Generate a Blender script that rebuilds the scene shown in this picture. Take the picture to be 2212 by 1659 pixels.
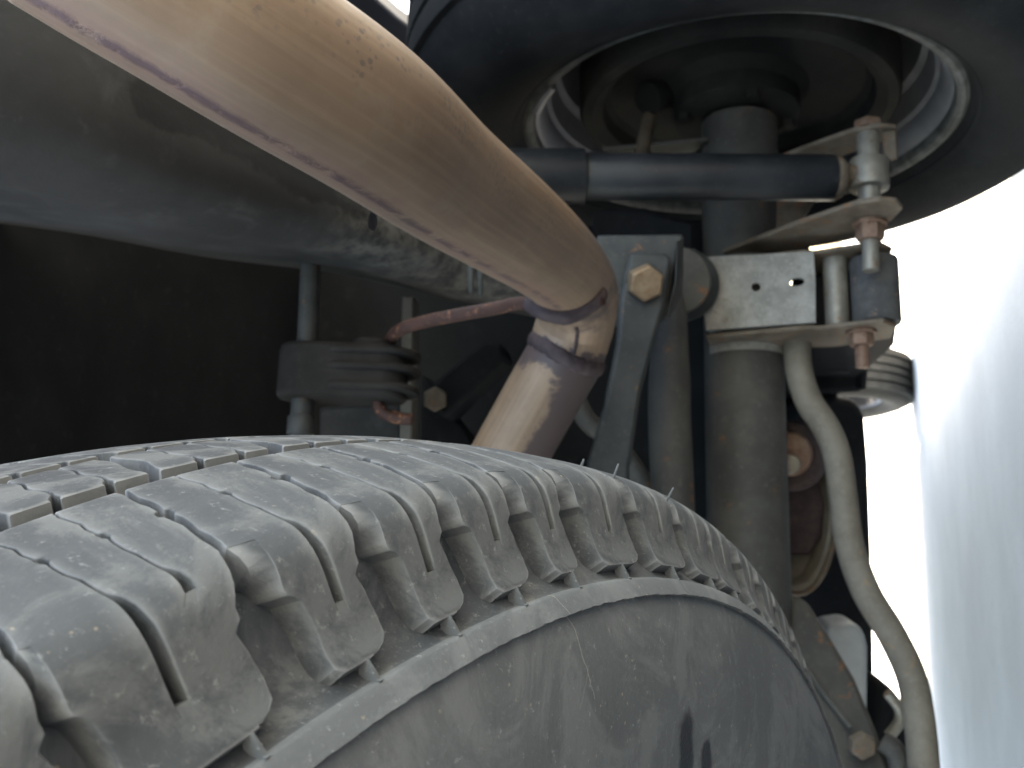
import bpy, bmesh, math, random
from math import sin, cos, pi, radians
from mathutils import Vector, Matrix
random.seed(7)
scene = bpy.context.scene
for o in list(bpy.data.objects): bpy.data.objects.remove(o)
COL = scene.collection

# ---------------------------------------------------------------- camera
# World: X = to the right wheel along the axle, Y = forwards, Z = up. The photo was shot
# with the phone turned on its side, lying low behind the car and looking up and forwards.
F = 2160.0; CX = 1106.0; CY = 829.5; HC = 0.257
AX = Vector((.03, .973, -.22)).normalized()
UP = Vector((-.947, -.043, -.318)); UP = (UP - AX*AX.dot(UP)).normalized()
FW = UP.cross(AX)
WM = Matrix((AX, FW, UP))                       # camera axes -> world axes
cam = bpy.data.cameras.new('camera'); cam_o = bpy.data.objects.new('camera', cam); COL.objects.link(cam_o)
m4 = WM.to_4x4(); m4.translation = (0, 0, HC); cam_o.matrix_world = m4
cam.sensor_width = 36; cam.lens = 36*F/2212; cam.clip_start = .005; cam.clip_end = 3000
cam.dof.use_dof = True; cam.dof.focus_distance = .22; cam.dof.aperture_fstop = 36.0; cam.dof.aperture_blades = 0
scene.camera = cam_o

# ---------------------------------------------------------------- sky, sun, exposure
SUN_EL, SUN_AZ = radians(58), radians(32)       # azimuth from +Y (forwards) towards +X (right)
world = bpy.data.worlds.new('World'); scene.world = world; world.use_nodes = True
nt = world.node_tree; bg = nt.nodes['Background']
sky = nt.nodes.new('ShaderNodeTexSky'); sky.sky_type = 'NISHITA'; sky.sun_disc = False
sky.sun_elevation = SUN_EL; sky.sun_rotation = SUN_AZ; sky.air_density = 1.0; sky.dust_density = 2.5; sky.ozone_density = 1.0
nt.links.new(sky.outputs[0], bg.inputs[0]); bg.inputs[1].default_value = .15
sun = bpy.data.lights.new('sun', 'SUN'); sun.energy = 4.0; sun.angle = radians(.5); sun.color = (1, .95, .87)
sun_o = bpy.data.objects.new('sun', sun); COL.objects.link(sun_o)
sd = Vector((cos(SUN_EL)*sin(SUN_AZ), cos(SUN_EL)*cos(SUN_AZ), sin(SUN_EL)))
sun_o.rotation_euler = sd.to_track_quat('Z', 'Y').to_euler(); sun_o.location = (4, 4, 6)
vs = scene.view_settings; vs.view_transform = 'Standard'; vs.look = 'None'; vs.gamma = 1; vs.use_curve_mapping = False
vs.exposure = 3.3
vs.use_white_balance = True; vs.white_balance_temperature = 7650; vs.white_balance_tint = 7

# ---------------------------------------------------------------- helpers
def at(x, y, d):                                # photo position (2212 wide) + distance -> world point
    return WM @ Vector(((x-CX)/F*d, -(y-CY)/F*d, -d)) + Vector((0, 0, HC))
def rayw(x, y): return WM @ Vector(((x-CX)/F, -(y-CY)/F, -1.0))
def atk(x, y, k, v):                            # same, on the world plane coordinate k = v
    r = rayw(x, y); o = (0, 0, HC)[k]; return r*((v-o)/r[k]) + Vector((0, 0, HC))
def atX(x, y, v): return atk(x, y, 0, v)
def atY(x, y, v): return atk(x, y, 1, v)
def atZ(x, y, v): return atk(x, y, 2, v)

def link(name, me, mat=None, parent=None, smooth=True):
    o = bpy.data.objects.new(name, me); COL.objects.link(o)
    if mat is not None and len(me.materials) == 0: me.materials.append(mat)
    if parent is not None: o.parent = parent
    if smooth:
        for p in me.polygons: p.use_smooth = True
    return o
def bmobj(name, bm, mat=None, parent=None, smooth=True, sharp=None):
    bmesh.ops.recalc_face_normals(bm, faces=bm.faces)
    me = bpy.data.meshes.new(name); bm.to_mesh(me); bm.free()
    o = link(name, me, mat, parent, smooth)
    if sharp:
        me.set_sharp_from_angle(angle=radians(sharp))
    return o
def thing(name, label, cat, loc=(0, 0, 0), group=None):
    o = bpy.data.objects.new(name, None); COL.objects.link(o); o.location = loc; o.empty_display_size = .05
    o['label'] = label; o['category'] = cat
    if group: o['group'] = group
    return o
def tag(o, label, cat, group=None):
    o['label'] = label; o['category'] = cat
    if group: o['group'] = group
    return o
def adopt(parent, *obs):                        # parent keeps the world position of the part
    mi = Matrix.Translation(-parent.location) if parent.parent is None else parent.matrix_world.inverted()
    for o in obs:
        if o.type == 'MESH': o.data.transform(Matrix.Translation(-parent.location))
        o.parent = parent
def bevel(o, w, seg=2, ang=30):
    b = o.modifiers.new('bevel', 'BEVEL'); b.width = w; b.segments = seg; b.limit_method = 'ANGLE'; b.angle_limit = radians(ang)
    return o

def catmull(pts, n):
    out = []
    P = [pts[0]*2-pts[1]] + pts + [pts[-1]*2-pts[-2]]
    for i in range(1, len(P)-2):
        for k in range(n):
            t = k/n; a, b, c, d = P[i-1], P[i], P[i+1], P[i+2]
            out.append(.5*((2*b)+(c-a)*t+(2*a-5*b+4*c-d)*t*t+(3*b-a-3*c+d)*t**3))
    out.append(pts[-1]); return out
def frames(path):
    T = [(path[min(i+1, len(path)-1)]-path[max(i-1, 0)]).normalized() for i in range(len(path))]
    n = T[0].orthogonal().normalized(); fr = []
    for i, t in enumerate(T):
        n = (n - t*n.dot(t)).normalized(); fr.append((t, n, t.cross(n)))
    return fr
def tube(path, rad, seg=32, cap=True, sq=None):
    """swept tube with UV = (length in m, angle 0..1); rad number or list"""
    bm = bmesh.new(); uvl = bm.loops.layers.uv.new('UVMap')
    fr = frames(path); rings = []; L = [0]
    for i in range(1, len(path)): L.append(L[-1]+(path[i]-path[i-1]).length)
    for i, p in enumerate(path):
        r = rad[i] if isinstance(rad, (list, tuple)) else rad
        t, n, b = fr[i]
        rings.append([bm.verts.new(p+(n*cos(2*pi*k/seg)+b*sin(2*pi*k/seg))*r) for k in range(seg)])
    for i in range(len(path)-1):
        for k in range(seg):
            k2 = (k+1) % seg
            f = bm.faces.new((rings[i][k], rings[i][k2], rings[i+1][k2], rings[i+1][k]))
            for lp, (u, v) in zip(f.loops, ((L[i], k/seg), (L[i], (k+1)/seg), (L[i+1], (k+1)/seg), (L[i+1], k/seg))): lp[uvl].uv = (u, v)
    if cap:
        bm.faces.new(rings[0][::-1]); bm.faces.new(rings[-1])
    return bm
def cyl(p0, p1, r, seg=32, ch=.0012, r1=None):
    """capped cylinder with chamfered ends"""
    p0 = Vector(p0); p1 = Vector(p1); d = (p1-p0).normalized(); r1 = r if r1 is None else r1
    path = [p0, p0+d*ch*.3, p0+d*ch, p1-d*ch, p1-d*ch*.3, p1]
    return tube(path, [r-ch, r-ch*.3, r, r1, r1-ch*.3, r1-ch], seg)
def join(*bms):
    out = bmesh.new()
    for b in bms:
        me = bpy.data.meshes.new('tmp'); b.to_mesh(me); b.free(); out.from_mesh(me); bpy.data.meshes.remove(me)
    return out
def slab(pts, thick):
    """polygon of world points extruded by the vector thick"""
    bm = bmesh.new(); a = [bm.verts.new(p) for p in pts]; b = [bm.verts.new(p+thick) for p in pts]
    bm.faces.new(a); bm.faces.new(b[::-1])
    for i in range(len(a)):
        j = (i+1) % len(a); bm.faces.new((a[i], b[i], b[j], a[j]))
    return bm
def hexbolt(c, ax, r, h, seg=6, rot=0.2, dome=.25):
    """hex head, axis ax pointing outwards from base centre c, with chamfered crown"""
    ax = Vector(ax).normalized(); n = ax.orthogonal().normalized(); b = ax.cross(n); bm = bmesh.new(); R = []
    for (rr, hh, kind) in ((r, 0, 6), (r, h*.72, 6), (r*.9, h, 6), (r*.55, h, 6)):
        R.append([bm.verts.new(c+ax*hh+(n*cos(rot+2*pi*k/6)+b*sin(rot+2*pi*k/6))*rr) for k in range(6)])
    for i in range(3):
        for k in range(6): bm.faces.new((R[i][k], R[i][(k+1) % 6], R[i+1][(k+1) % 6], R[i+1][k]))
    bm.faces.new(R[0][::-1]); bm.faces.new(R[3]); return bm
def lathe(prof, seg, a0=0, a1=2*pi, fn=None):
    """prof = [(axial z, radius)], around local Z"""
    bm = bmesh.new(); uvl = bm.loops.layers.uv.new('UVMap'); full = abs(a1-a0-2*pi) < 1e-6
    n = seg if full else seg+1; R = []
    for i, (z, r) in enumerate(prof):
        row = []
        for k in range(n):
            a = a0+(a1-a0)*k/seg; zz, rr = (z, r) if fn is None else fn(i, a, z, r)
            row.append(bm.verts.new((rr*cos(a), rr*sin(a), zz)))
        R.append(row)
    L = [0]
    for i in range(1, len(prof)): L.append(L[-1]+math.hypot(prof[i][0]-prof[i-1][0], prof[i][1]-prof[i-1][1]))
    for i in range(len(prof)-1):
        for k in range(seg):
            k2 = (k+1) % n; f = bm.faces.new((R[i][k], R[i][k2], R[i+1][k2], R[i+1][k]))
            for lp, (u, v) in zip(f.loops, ((k/seg, L[i]), ((k+1)/seg, L[i]), ((k+1)/seg, L[i+1]), (k/seg, L[i+1]))): lp[uvl].uv = (u, v)
    return bm
def grid_sheet(rows, sub=6):
    """smooth sheet through rows of world points (all rows same length)"""
    R = [catmull(r, sub) for r in rows]; C = [catmull([R[i][j] for i in range(len(R))], sub) for j in range(len(R[0]))]
    bm = bmesh.new(); V = [[bm.verts.new(p) for p in c] for c in C]
    for i in range(len(V)-1):
        for j in range(len(V[0])-1): bm.faces.new((V[i][j], V[i+1][j], V[i+1][j+1], V[i][j+1]))
    return bm

# ---------------------------------------------------------------- materials
def S(r, g, b):                                  # sRGB 0..255 -> linear
    f = lambda c: (c/255/12.92) if c/255 <= .04045 else ((c/255+.055)/1.055)**2.4
    return (f(r), f(g), f(b), 1)
class NB:
    def __init__(s, name):
        s.m = bpy.data.materials.new(name); s.m.use_nodes = True; s.t = s.m.node_tree; s.p = s.t.nodes['Principled BSDF']
        s.tc = s.t.nodes.new('ShaderNodeTexCoord')
    def n(s, kind, **kw):
        x = s.t.nodes.new(kind)
        for k, v in kw.items(): setattr(x, k, v)
        return x
    def l(s, a, b): s.t.links.new(a, b)
    def noise(s, scale, detail=5, rough=.6, vec=None, dist=0, stretch=None):
        x = s.n('ShaderNodeTexNoise'); x.inputs['Scale'].default_value = scale; x.inputs['Detail'].default_value = detail
        x.inputs['Roughness'].default_value = rough; x.inputs['Distortion'].default_value = dist
        v = vec or s.tc.outputs['Object']
        if stretch:
            mp = s.n('ShaderNodeMapping'); mp.inputs['Scale'].default_value = stretch; s.l(v, mp.inputs[0]); v = mp.outputs[0]
        s.l(v, x.inputs['Vector']); return x.outputs['Fac']
    def ramp(s, fac, stops):
        x = s.n('ShaderNodeValToRGB'); e = x.color_ramp.elements
        while len(e) < len(stops): e.new(.5)
        for el, (p, c) in zip(e, stops): el.position = p; el.color = c if len(c) == 4 else (*c, 1)
        s.l(fac, x.inputs[0]); return x.outputs[0]
    def step(s, fac, a, b):                       # smoothstep mask
        x = s.n('ShaderNodeMapRange'); x.interpolation_type = 'SMOOTHSTEP'
        x.inputs['From Min'].default_value = a; x.inputs['From Max'].default_value = b; s.l(fac, x.inputs[0]); return x.outputs[0]
    def math(s, op, a, b=None):
        x = s.n('ShaderNodeMath'); x.operation = op
        for i, v in enumerate((a, b)):
            if v is None: continue
            if isinstance(v, (int, float)): x.inputs[i].default_value = v
            else: s.l(v, x.inputs[i])
        return x.outputs[0]
    def mix(s, fac, a, b, mode='MIX'):
        x = s.n('ShaderNodeMix'); x.data_type = 'RGBA'; x.blend_type = mode
        for sock, v in ((x.inputs[0], fac), (x.inputs[6], a), (x.inputs[7], b)):
            if isinstance(v, (int, float)): sock.default_value = v
            elif isinstance(v, tuple): sock.default_value = v if len(v) == 4 else (*v, 1)
            else: s.l(v, sock)
        return x.outputs[2]
    def bump(s, h, strength, dist=.001, prev=None):
        x = s.n('ShaderNodeBump'); x.inputs['Strength'].default_value = strength; x.inputs['Distance'].default_value = dist
        s.l(h, x.inputs['Height'])
        if prev: s.l(prev, x.inputs['Normal'])
        return x.outputs[0]
    def out(s, col, rough=.6, metal=0., normal=None, spec=None):
        if isinstance(col, tuple): s.p.inputs['Base Color'].default_value = col
        else: s.l(col, s.p.inputs['Base Color'])
        for nm, v in (('Roughness', rough), ('Metallic', metal)):
            if isinstance(v, (int, float)): s.p.inputs[nm].default_value = v
            else: s.l(v, s.p.inputs[nm])
        if spec is not None: s.p.inputs['Specular IOR Level'].default_value = spec
        if normal: s.l(normal, s.p.inputs['Normal'])
        return s.m
def painted(name, c1, c2, c3=None, rough=.6, metal=0., scale=25, rust=.0, bump=.3, rust_col=(.16, .075, .035, 1), spec=.18):
    """dusty painted / bare metal: two tones by noise, dust speckle, optional rust patches"""
    b = NB(name); n1 = b.noise(scale, 6, .65); n2 = b.noise(scale*9, 4, .7); n3 = b.noise(scale*2.3, 6, .7, dist=.6)
    col = b.mix(b.step(n1, .35, .68), c1, c2)
    if c3: col = b.mix(b.math('MULTIPLY', b.step(n2, .55, .72), .7), col, c3)
    if rust: col = b.mix(b.step(n3, .62-.2*rust, .70-.1*rust), col, rust_col)
    nr = b.bump(n2, bump, .0006)
    return b.out(col, b.math('ADD', b.math('MULTIPLY', n1, .25), rough-.12), metal, nr, spec)

# dusty tyre rubber
def rubber_mat(name, dark, grey, dust, dust_amt=.5, side=False):
    b = NB(name); o = b.tc.outputs['Object']
    n1 = b.noise(14, 6, .62); n2 = b.noise(75, 5, .7); n3 = b.noise(420, 4, .75); n4 = b.noise(32, 7, .72, dist=.9)
    col = b.mix(b.step(n1, .32, .68), dark, grey)
    col = b.mix(b.math('MULTIPLY', b.step(n4, .46, .60), dust_amt), col, dust)
    col = b.mix(b.math('MULTIPLY', b.step(n2, .55, .75), .35), col, dust)
    col = b.mix(b.math('MULTIPLY', b.step(n3, .60, .72), .55), col, tuple(min(1, c*1.5) for c in dust[:3])+(1,))
    # sparse pale straw-coloured grit
    v = b.n('ShaderNodeTexVoronoi'); v.inputs['Scale'].default_value = 480; b.l(o, v.inputs['Vector'])
    spec = b.math('MULTIPLY', b.step(b.math('ADD', v.outputs['Distance'], b.math('MULTIPLY', n3, .3)), .36, .28), b.step(b.noise(90, 3, .6), .58, .66))
    col = b.mix(b.math('MULTIPLY', spec, .75), col, (.33, .27, .19, 1))
    n5 = b.noise(900, 3, .7); nr = b.bump(n2, .15, .0009); nr = b.bump(n3, .5, .0004, nr); nr = b.bump(n5, .4, .0002, nr)
    col = b.mix(b.math('MULTIPLY', b.step(n5, .55, .75), .35), col, dust)
    scr = b.noise(60, 6, .75, stretch=(1, 1, 6), dist=1.2); col = b.mix(b.math('MULTIPLY', b.step(scr, .60, .68), .18), col, dust)
    return b, col, nr
b, c, nr = rubber_mat('dusty_tread_rubber', (.044, .047, .050, 1), (.084, .087, .089, 1), (.160, .160, .153, 1), .55)
g_ = b.n('ShaderNodeNewGeometry'); ew = b.step(g_.outputs['Pointiness'], .52, .57)
c = b.mix(b.math('MULTIPLY', ew, .7), c, (.27, .27, .26, 1))
M_TREAD = b.out(c, .9, 0, nr, .10)

# frame of the spare tyre (axis tilted a little from vertical, its outer face down and back)
SN_c = Vector((.8457, -.0419, .5321)).normalized()
SA_c = SN_c.cross(Vector((0, 0, 1))).normalized(); SB_c = SN_c.cross(SA_c)
SC = WM @ Vector((-.0032, -.377, -.2069)) + Vector((0, 0, HC))
SM = Matrix((WM@SA_c, WM@SB_c, WM@SN_c)).transposed().to_4x4(); SM.translation = SC
SMI = SM.inverted()
def side_pt(x, y, s=.004):                        # photo position -> tyre-local point on its side plane
    r = SMI.to_3x3() @ rayw(x, y); o = SMI @ Vector((0, 0, HC)); t = (s-o.z)/r.z; return o+r*t

def seg_mask(b, pts, w, wob=.0012, nscale=90):
    """mask near a polyline (tyre-local xy); used for the crack and the stain"""
    sx = b.n('ShaderNodeSeparateXYZ'); b.l(b.tc.outputs['Object'], sx.inputs[0])
    nz = b.math('MULTIPLY', b.math('SUBTRACT', b.noise(nscale, 5, .7), .5), wob*4)
    nz2 = b.math('MULTIPLY', b.math('SUBTRACT', b.noise(nscale*1.3, 5, .7, dist=.3), .5), wob*4)
    X = b.math('ADD', sx.outputs[0], nz); Y = b.math('ADD', sx.outputs[1], nz2); best = None
    for (p, q) in zip(pts[:-1], pts[1:]):
        d = q-p; L2 = d.x*d.x+d.y*d.y
        dx = b.math('SUBTRACT', X, p.x); dy = b.math('SUBTRACT', Y, p.y)
        h = b.math('DIVIDE', b.math('ADD', b.math('MULTIPLY', dx, d.x), b.math('MULTIPLY', dy, d.y)), L2)
        h = b.math('MAXIMUM', b.math('MINIMUM', h, 1.0), 0.0)
        ex = b.math('SUBTRACT', dx, b.math('MULTIPLY', h, d.x)); ey = b.math('SUBTRACT', dy, b.math('MULTIPLY', h, d.y))
        dist = b.math('SQRT', b.math('ADD', b.math('MULTIPLY', ex, ex), b.math('MULTIPLY', ey, ey)))
        best = dist if best is None else b.math('MINIMUM', best, dist)
    return b.step(best, w, w*.55)
b, c, nr = rubber_mat('dusty_sidewall_rubber', (.098, .102, .103, 1), (.128, .132, .132, 1), (.195, .197, .193, 1), .45)
crack = seg_mask(b, [side_pt(1262, 1300), side_pt(1276, 1370), side_pt(1274, 1430), side_pt(1279, 1505)], .00022, .0005, 240)
crack2 = seg_mask(b, [side_pt(1278, 1450), side_pt(1245, 1530)], .0003, .0006, 240)
c = b.mix(b.math('MULTIPLY', b.math('MAXIMUM', crack, b.math('MULTIPLY', crack2, .4)), .65), c, (.26, .25, .22, 1))
st = seg_mask(b, [side_pt(1458, 1572), side_pt(1450, 1690)], .0058, .0014, 120)
st2 = seg_mask(b, [side_pt(1498, 1622), side_pt(1494, 1700)], .0045, .0012, 120)
st = b.math('MAXIMUM', st, st2)
c = b.mix(b.math('MULTIPLY', st, .9), c, (.022, .022, .025, 1))
rg = b.math('SUBTRACT', .80, b.math('MULTIPLY', st, .35))
nr = b.bump(crack, .5, .0006, nr)
M_SIDE = b.out(c, rg, 0, nr, .12)

M_TYRE = painted('black_road_tyre_rubber', (.009, .0095, .0105, 1), (.016, .0165, .017, 1), (.024, .024, .024, 1), .75, 0, 18, bump=.2, spec=.06)
M_RIM = painted('silver_rim_paint', (.105, .105, .115, 1), (.145, .145, .155, 1), (.085, .08, .076, 1), .5, .35, 20, bump=.1)
M_RIMLIP = painted('dusty_rim_lip', (.035, .035, .033, 1), (.085, .085, .08, 1), (.15, .15, .14, 1), .7, 0, 60, bump=.4)
M_DRUM = painted('dark_backing_plate', (.013, .013, .012, 1), (.024, .023, .020, 1), (.012, .010, .009, 1), .8, 0, 16, spec=.05)
M_AXLE = painted('dusty_axle_paint', (.045, .043, .039, 1), (.072, .069, .060, 1), (.095, .090, .079, 1), .62, .1, 18, rust=.08, bump=.25)
M_BRKT = painted('speckled_bracket_steel', (.155, .147, .130, 1), (.240, .230, .205, 1), (.40, .385, .345, 1), .6, .05, 60, rust=.08, rust_col=(.12, .085, .055, 1), bump=.5)
M_EDGE = painted('rusty_plate_steel', (.085, .066, .048, 1), (.14, .115, .088, 1), (.07, .045, .032, 1), .7, .15, 40, rust=.35, bump=.4)
M_BOLT = painted('rusty_bolt', (.14, .085, .06, 1), (.22, .145, .105, 1), (.09, .05, .035, 1), .62, .3, 90, rust=.3, rust_col=(.12, .05, .03, 1), bump=.5)
M_ZINC = painted('yellowed_zinc_bolt', (.17, .115, .070, 1), (.24, .175, .112, 1), (.14, .085, .05, 1), .5, .35, 90, rust=.2, bump=.3)
M_SLEEVE = painted('dull_zinc_steel', (.17, .155, .13, 1), (.24, .225, .19, 1), (.15, .105, .07, 1), .5, .4, 60, rust=.2, bump=.2)
M_BLACK = painted('black_shock_paint', (.008, .009, .0105, 1), (.016, .0175, .019, 1), (.03, .03, .03, 1), .48, 0, 22, bump=.2, spec=.3)
M_ARM = painted('blue_grey_arm_paint', (.025, .027, .027, 1), (.045, .047, .045, 1), (.066, .062, .054, 1), .55, .1, 24, rust=.05, bump=.25)
M_SWAY = painted('khaki_dusty_bar', (.118, .102, .080, 1), (.160, .141, .112, 1), (.21, .185, .148, 1), .62, .05, 30, rust=.1, rust_col=(.24, .15, .08, 1), bump=.25)
M_BUSH = painted('dusty_bushing_rubber', (.045, .045, .045, 1), (.080, .079, .076, 1), (.10, .075, .055, 1), .7, 0, 45, rust=.2, rust_col=(.15, .10, .07, 1), bump=.3)
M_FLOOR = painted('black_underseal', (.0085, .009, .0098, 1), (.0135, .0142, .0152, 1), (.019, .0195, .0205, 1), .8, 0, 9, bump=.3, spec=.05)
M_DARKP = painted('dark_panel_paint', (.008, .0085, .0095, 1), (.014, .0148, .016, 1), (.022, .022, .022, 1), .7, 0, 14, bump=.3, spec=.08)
def seg_dist3(b, pts, wob, nscale):
    """distance to a 3D polyline in object space, wobbled by noise"""
    nz = b.math('MULTIPLY', b.math('SUBTRACT', b.noise(nscale, 5, .65), .5), wob); best = None
    for p, q in zip(pts[:-1], pts[1:]):
        d = q-p
        a = b.n('ShaderNodeVectorMath', operation='SUBTRACT'); b.l(b.tc.outputs['Object'], a.inputs[0]); a.inputs[1].default_value = p
        dt = b.n('ShaderNodeVectorMath', operation='DOT_PRODUCT'); b.l(a.outputs[0], dt.inputs[0]); dt.inputs[1].default_value = d
        h = b.math('MAXIMUM', b.math('MINIMUM', b.math('DIVIDE', dt.outputs['Value'], d.length_squared), 1.), 0.)
        sc_ = b.n('ShaderNodeVectorMath', operation='SCALE'); sc_.inputs[0].default_value = d; b.l(h, sc_.inputs['Scale'])
        e = b.n('ShaderNodeVectorMath', operation='DISTANCE'); b.l(a.outputs[0], e.inputs[0]); b.l(sc_.outputs[0], e.inputs[1])
        best = e.outputs['Value'] if best is None else b.math('MINIMUM', best, e.outputs['Value'])
    return b.math('ADD', best, nz)
def rail_mat():
    b = NB('blue_grey_underseal'); n1 = b.noise(9, 6, .65); n2 = b.noise(70, 6, .72); n3 = b.noise(260, 4, .7); n4 = b.noise(22, 6, .7, dist=.8)
    off_ = Vector((0, 1.9, .75)); P = lambda *p: at(*p)-off_
    c = b.mix(b.step(n1, .3, .7), (.0165, .0168, .0172, 1), (.026, .0263, .0266, 1))
    c = b.mix(b.math('MULTIPLY', b.step(n4, .5, .7), .5), c, (.042, .043, .043, 1))
    c = b.mix(b.math('MULTIPLY', b.step(n2, .60, .74), .35), c, (.07, .07, .068, 1))
    g = b.step(seg_dist3(b, [P(830, 470, .70), P(960, 560, .76), P(1090, 610, .82)], .05, 40), .060, .02)
    c = b.mix(b.math('MULTIPLY', g, b.math('MULTIPLY', b.step(n2, .38, .62), .7)), c, (.085, .083, .075, 1))
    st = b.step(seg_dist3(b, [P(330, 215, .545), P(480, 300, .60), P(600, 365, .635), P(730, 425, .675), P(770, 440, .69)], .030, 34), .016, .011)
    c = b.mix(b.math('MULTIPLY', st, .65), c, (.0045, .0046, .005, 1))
    nr = b.bump(n2, .5, .0012); nr = b.bump(n3, .4, .0006, nr)
    return b.out(c, .82, 0, nr, .10)
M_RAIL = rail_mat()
M_HRUB = painted('hanger_rubber', (.013, .0125, .012, 1), (.020, .019, .018, 1), (.027, .025, .024, 1), .8, 0, 40, bump=.2, spec=.05)
M_ROD = painted('oxide_red_rod', (.030, .0145, .0115, 1), (.046, .0225, .017, 1), (.02, .011, .0095, 1), .65, .1, 70, rust=.3, rust_col=(.22, .10, .05, 1), bump=.35)
M_WELD = painted('purple_brown_weld', (.034, .023, .024, 1), (.060, .042, .040, 1), (.10, .07, .06, 1), .6, .2, 120, bump=.8)
M_PLAST = painted('pale_plastic', (.26, .27, .27, 1), (.33, .34, .34, 1), None, .5, 0, 20, bump=.05)
M_BODY = painted('dark_blue_body_paint', (.02, .023, .035, 1), (.025, .028, .04, 1), None, .35, 0, 4, bump=.02, spec=.5)

# exhaust: heat-tinted stainless with speckled corrosion and purple seam staining
def exhaust_mat():
    b = NB('heat_tinted_exhaust_steel'); uv = b.tc.outputs['UV']
    n1 = b.noise(9, 5, .6); n2 = b.noise(45, 6, .7); n3 = b.noise(210, 4, .7); ns = b.noise(26, 5, .6, stretch=(1, 1, 1), dist=.4)
    col = b.mix(b.step(n1, .35, .65), (.148, .096, .060, 1), (.202, .131, .083, 1))
    col = b.mix(b.math('MULTIPLY', b.step(n2, .5, .72), .5), col, (.215, .165, .118, 1))
    sx = b.n('ShaderNodeSeparateXYZ'); b.l(uv, sx.inputs[0])
    streak = b.noise(1.0, 5, .6, vec=uv, stretch=(9, 42, 1))
    col = b.mix(b.math('MULTIPLY', b.step(streak, .42, .66), .45), col, (.25, .168, .106, 1))
    # small corrosion freckles gathered in a band along the pipe
    vor = b.n('ShaderNodeTexVoronoi'); vor.inputs['Scale'].default_value = 340; b.l(b.tc.outputs['Object'], vor.inputs['Vector'])
    fre = b.math('MULTIPLY', b.step(b.math('ADD', vor.outputs['Distance'], b.math('MULTIPLY', n3, .9)), .86, .64), b.step(ns, .42, .56))
    dv = b.math('ABSOLUTE', b.math('SUBTRACT', sx.outputs[1], FRECKLE_V)); fb = b.step(dv, .10, .03)
    col = b.mix(b.math('MULTIPLY', b.math('MULTIPLY', fre, fb), .62), col, (.075, .064, .058, 1))
    # ragged purple-brown line where the seam weld rusts
    sv = b.math('ABSOLUTE', b.math('SUBTRACT', b.math('ADD', sx.outputs[1], b.math('MULTIPLY', b.math('SUBTRACT', n2, .5), .035)), SEAM_V))
    up = b.step(sx.outputs[0], ELBOW_U+.01, ELBOW_U-.03)
    sm = b.math('MULTIPLY', b.math('MULTIPLY', b.step(sv, .020, .005), b.step(b.noise(60, 5, .7), .36, .54)), up)
    halo = b.math('MULTIPLY', b.math('MULTIPLY', b.step(sv, .075, .01), b.step(n2, .30, .65)), up)
    col = b.mix(b.math('MULTIPLY', halo, .6), col, (.17, .085, .058, 1))
    col = b.mix(b.math('MULTIPLY', sm, .75), col, (.06, .032, .033, 1))
    # grey scale at the elbow and rust-purple below the joint, by length along the pipe
    u = b.math('ADD', sx.outputs[0], b.math('MULTIPLY', b.math('SUBTRACT', b.noise(38, 6, .7, dist=.5), .5), .06))
    ev = b.step(b.math('ABSOLUTE', b.math('SUBTRACT', b.math('FRACT', b.math('ADD', b.math('SUBTRACT', sx.outputs[1], EV), .5)), .5)), .20, .06)
    elbow = b.math('MULTIPLY', b.math('MULTIPLY', b.step(u, ELBOW_U-.11, ELBOW_U-.02), b.step(u, ELBOW_U+.045, ELBOW_U+.015)), ev)
    col = b.mix(b.math('MULTIPLY', elbow, .75), col, (.090, .082, .080, 1))
    burn = b.math('MULTIPLY', b.step(u, ELBOW_U+.004, ELBOW_U+.018), b.step(u, ELBOW_U+.062, ELBOW_U+.042))
    col = b.mix(b.math('MULTIPLY', burn, b.math('MULTIPLY', b.step(n2, .40, .62), .75)), col, (.050, .034, .034, 1))
    low = b.math('MULTIPLY', b.step(u, JOINT_U-.002, JOINT_U+.004), b.step(b.math('ADD', b.math('ABSOLUTE', b.math('SUBTRACT', b.math('FRACT', b.math('ADD', b.math('SUBTRACT', sx.outputs[1], RUST_V), .5)), .5)), b.math('MULTIPLY', n2, .14)), .235, .215))
    band = b.math('MULTIPLY', b.step(u, JOINT_U-.010, JOINT_U-.006), b.step(u, JOINT_U+.017, JOINT_U+.012))
    low = b.math('MAXIMUM', low, band)
    col = b.mix(b.math('MULTIPLY', low, .93), col, (.044, .029, .028, 1))
    pits = b.math('MULTIPLY', b.step(n3, .60, .68), b.step(u, JOINT_U, JOINT_U+.05))
    col = b.mix(b.math('MULTIPLY', pits, .5), col, (.05, .03, .028, 1))
    nr = b.bump(n3, .25, .0004); nr = b.bump(sm, .5, .0008, nr)
    return b.out(col, b.math('ADD', .46, b.math('MULTIPLY', n2, .2)), b.math('SUBTRACT', .25, b.math('MULTIPLY', low, .22)), nr, .4)

# ---------------------------------------------------------------- ground
GZ = .010
def ground():
    b = NB('pale_concrete'); n1 = b.noise(2.2, 6, .65); n2 = b.noise(35, 6, .7); n3 = b.noise(160, 4, .7)
    c = b.mix(b.step(n1, .3, .7), (.50, .50, .495, 1), (.59, .59, .58, 1)); c = b.mix(b.math('MULTIPLY', b.step(n2, .5, .72), .35), c, (.40, .40, .395, 1))
    c = b.mix(b.math('MULTIPLY', b.step(n3, .58, .7), .4), c, (.66, .66, .65, 1))
    m = b.out(c, .85, 0, b.bump(n3, .5, .002, b.bump(n2, .4, .004)), .3)
    bm = bmesh.new(); s = 900
    bm.faces.new([bm.verts.new(p) for p in ((-s, -s, GZ), (s, -s, GZ), (s, s, GZ), (-s, s, GZ))])
    o = bmobj('ground', bm, m, smooth=False); o['kind'] = 'structure'; o['label'] = 'pale concrete ground under and beyond the car'
ground()
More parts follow.
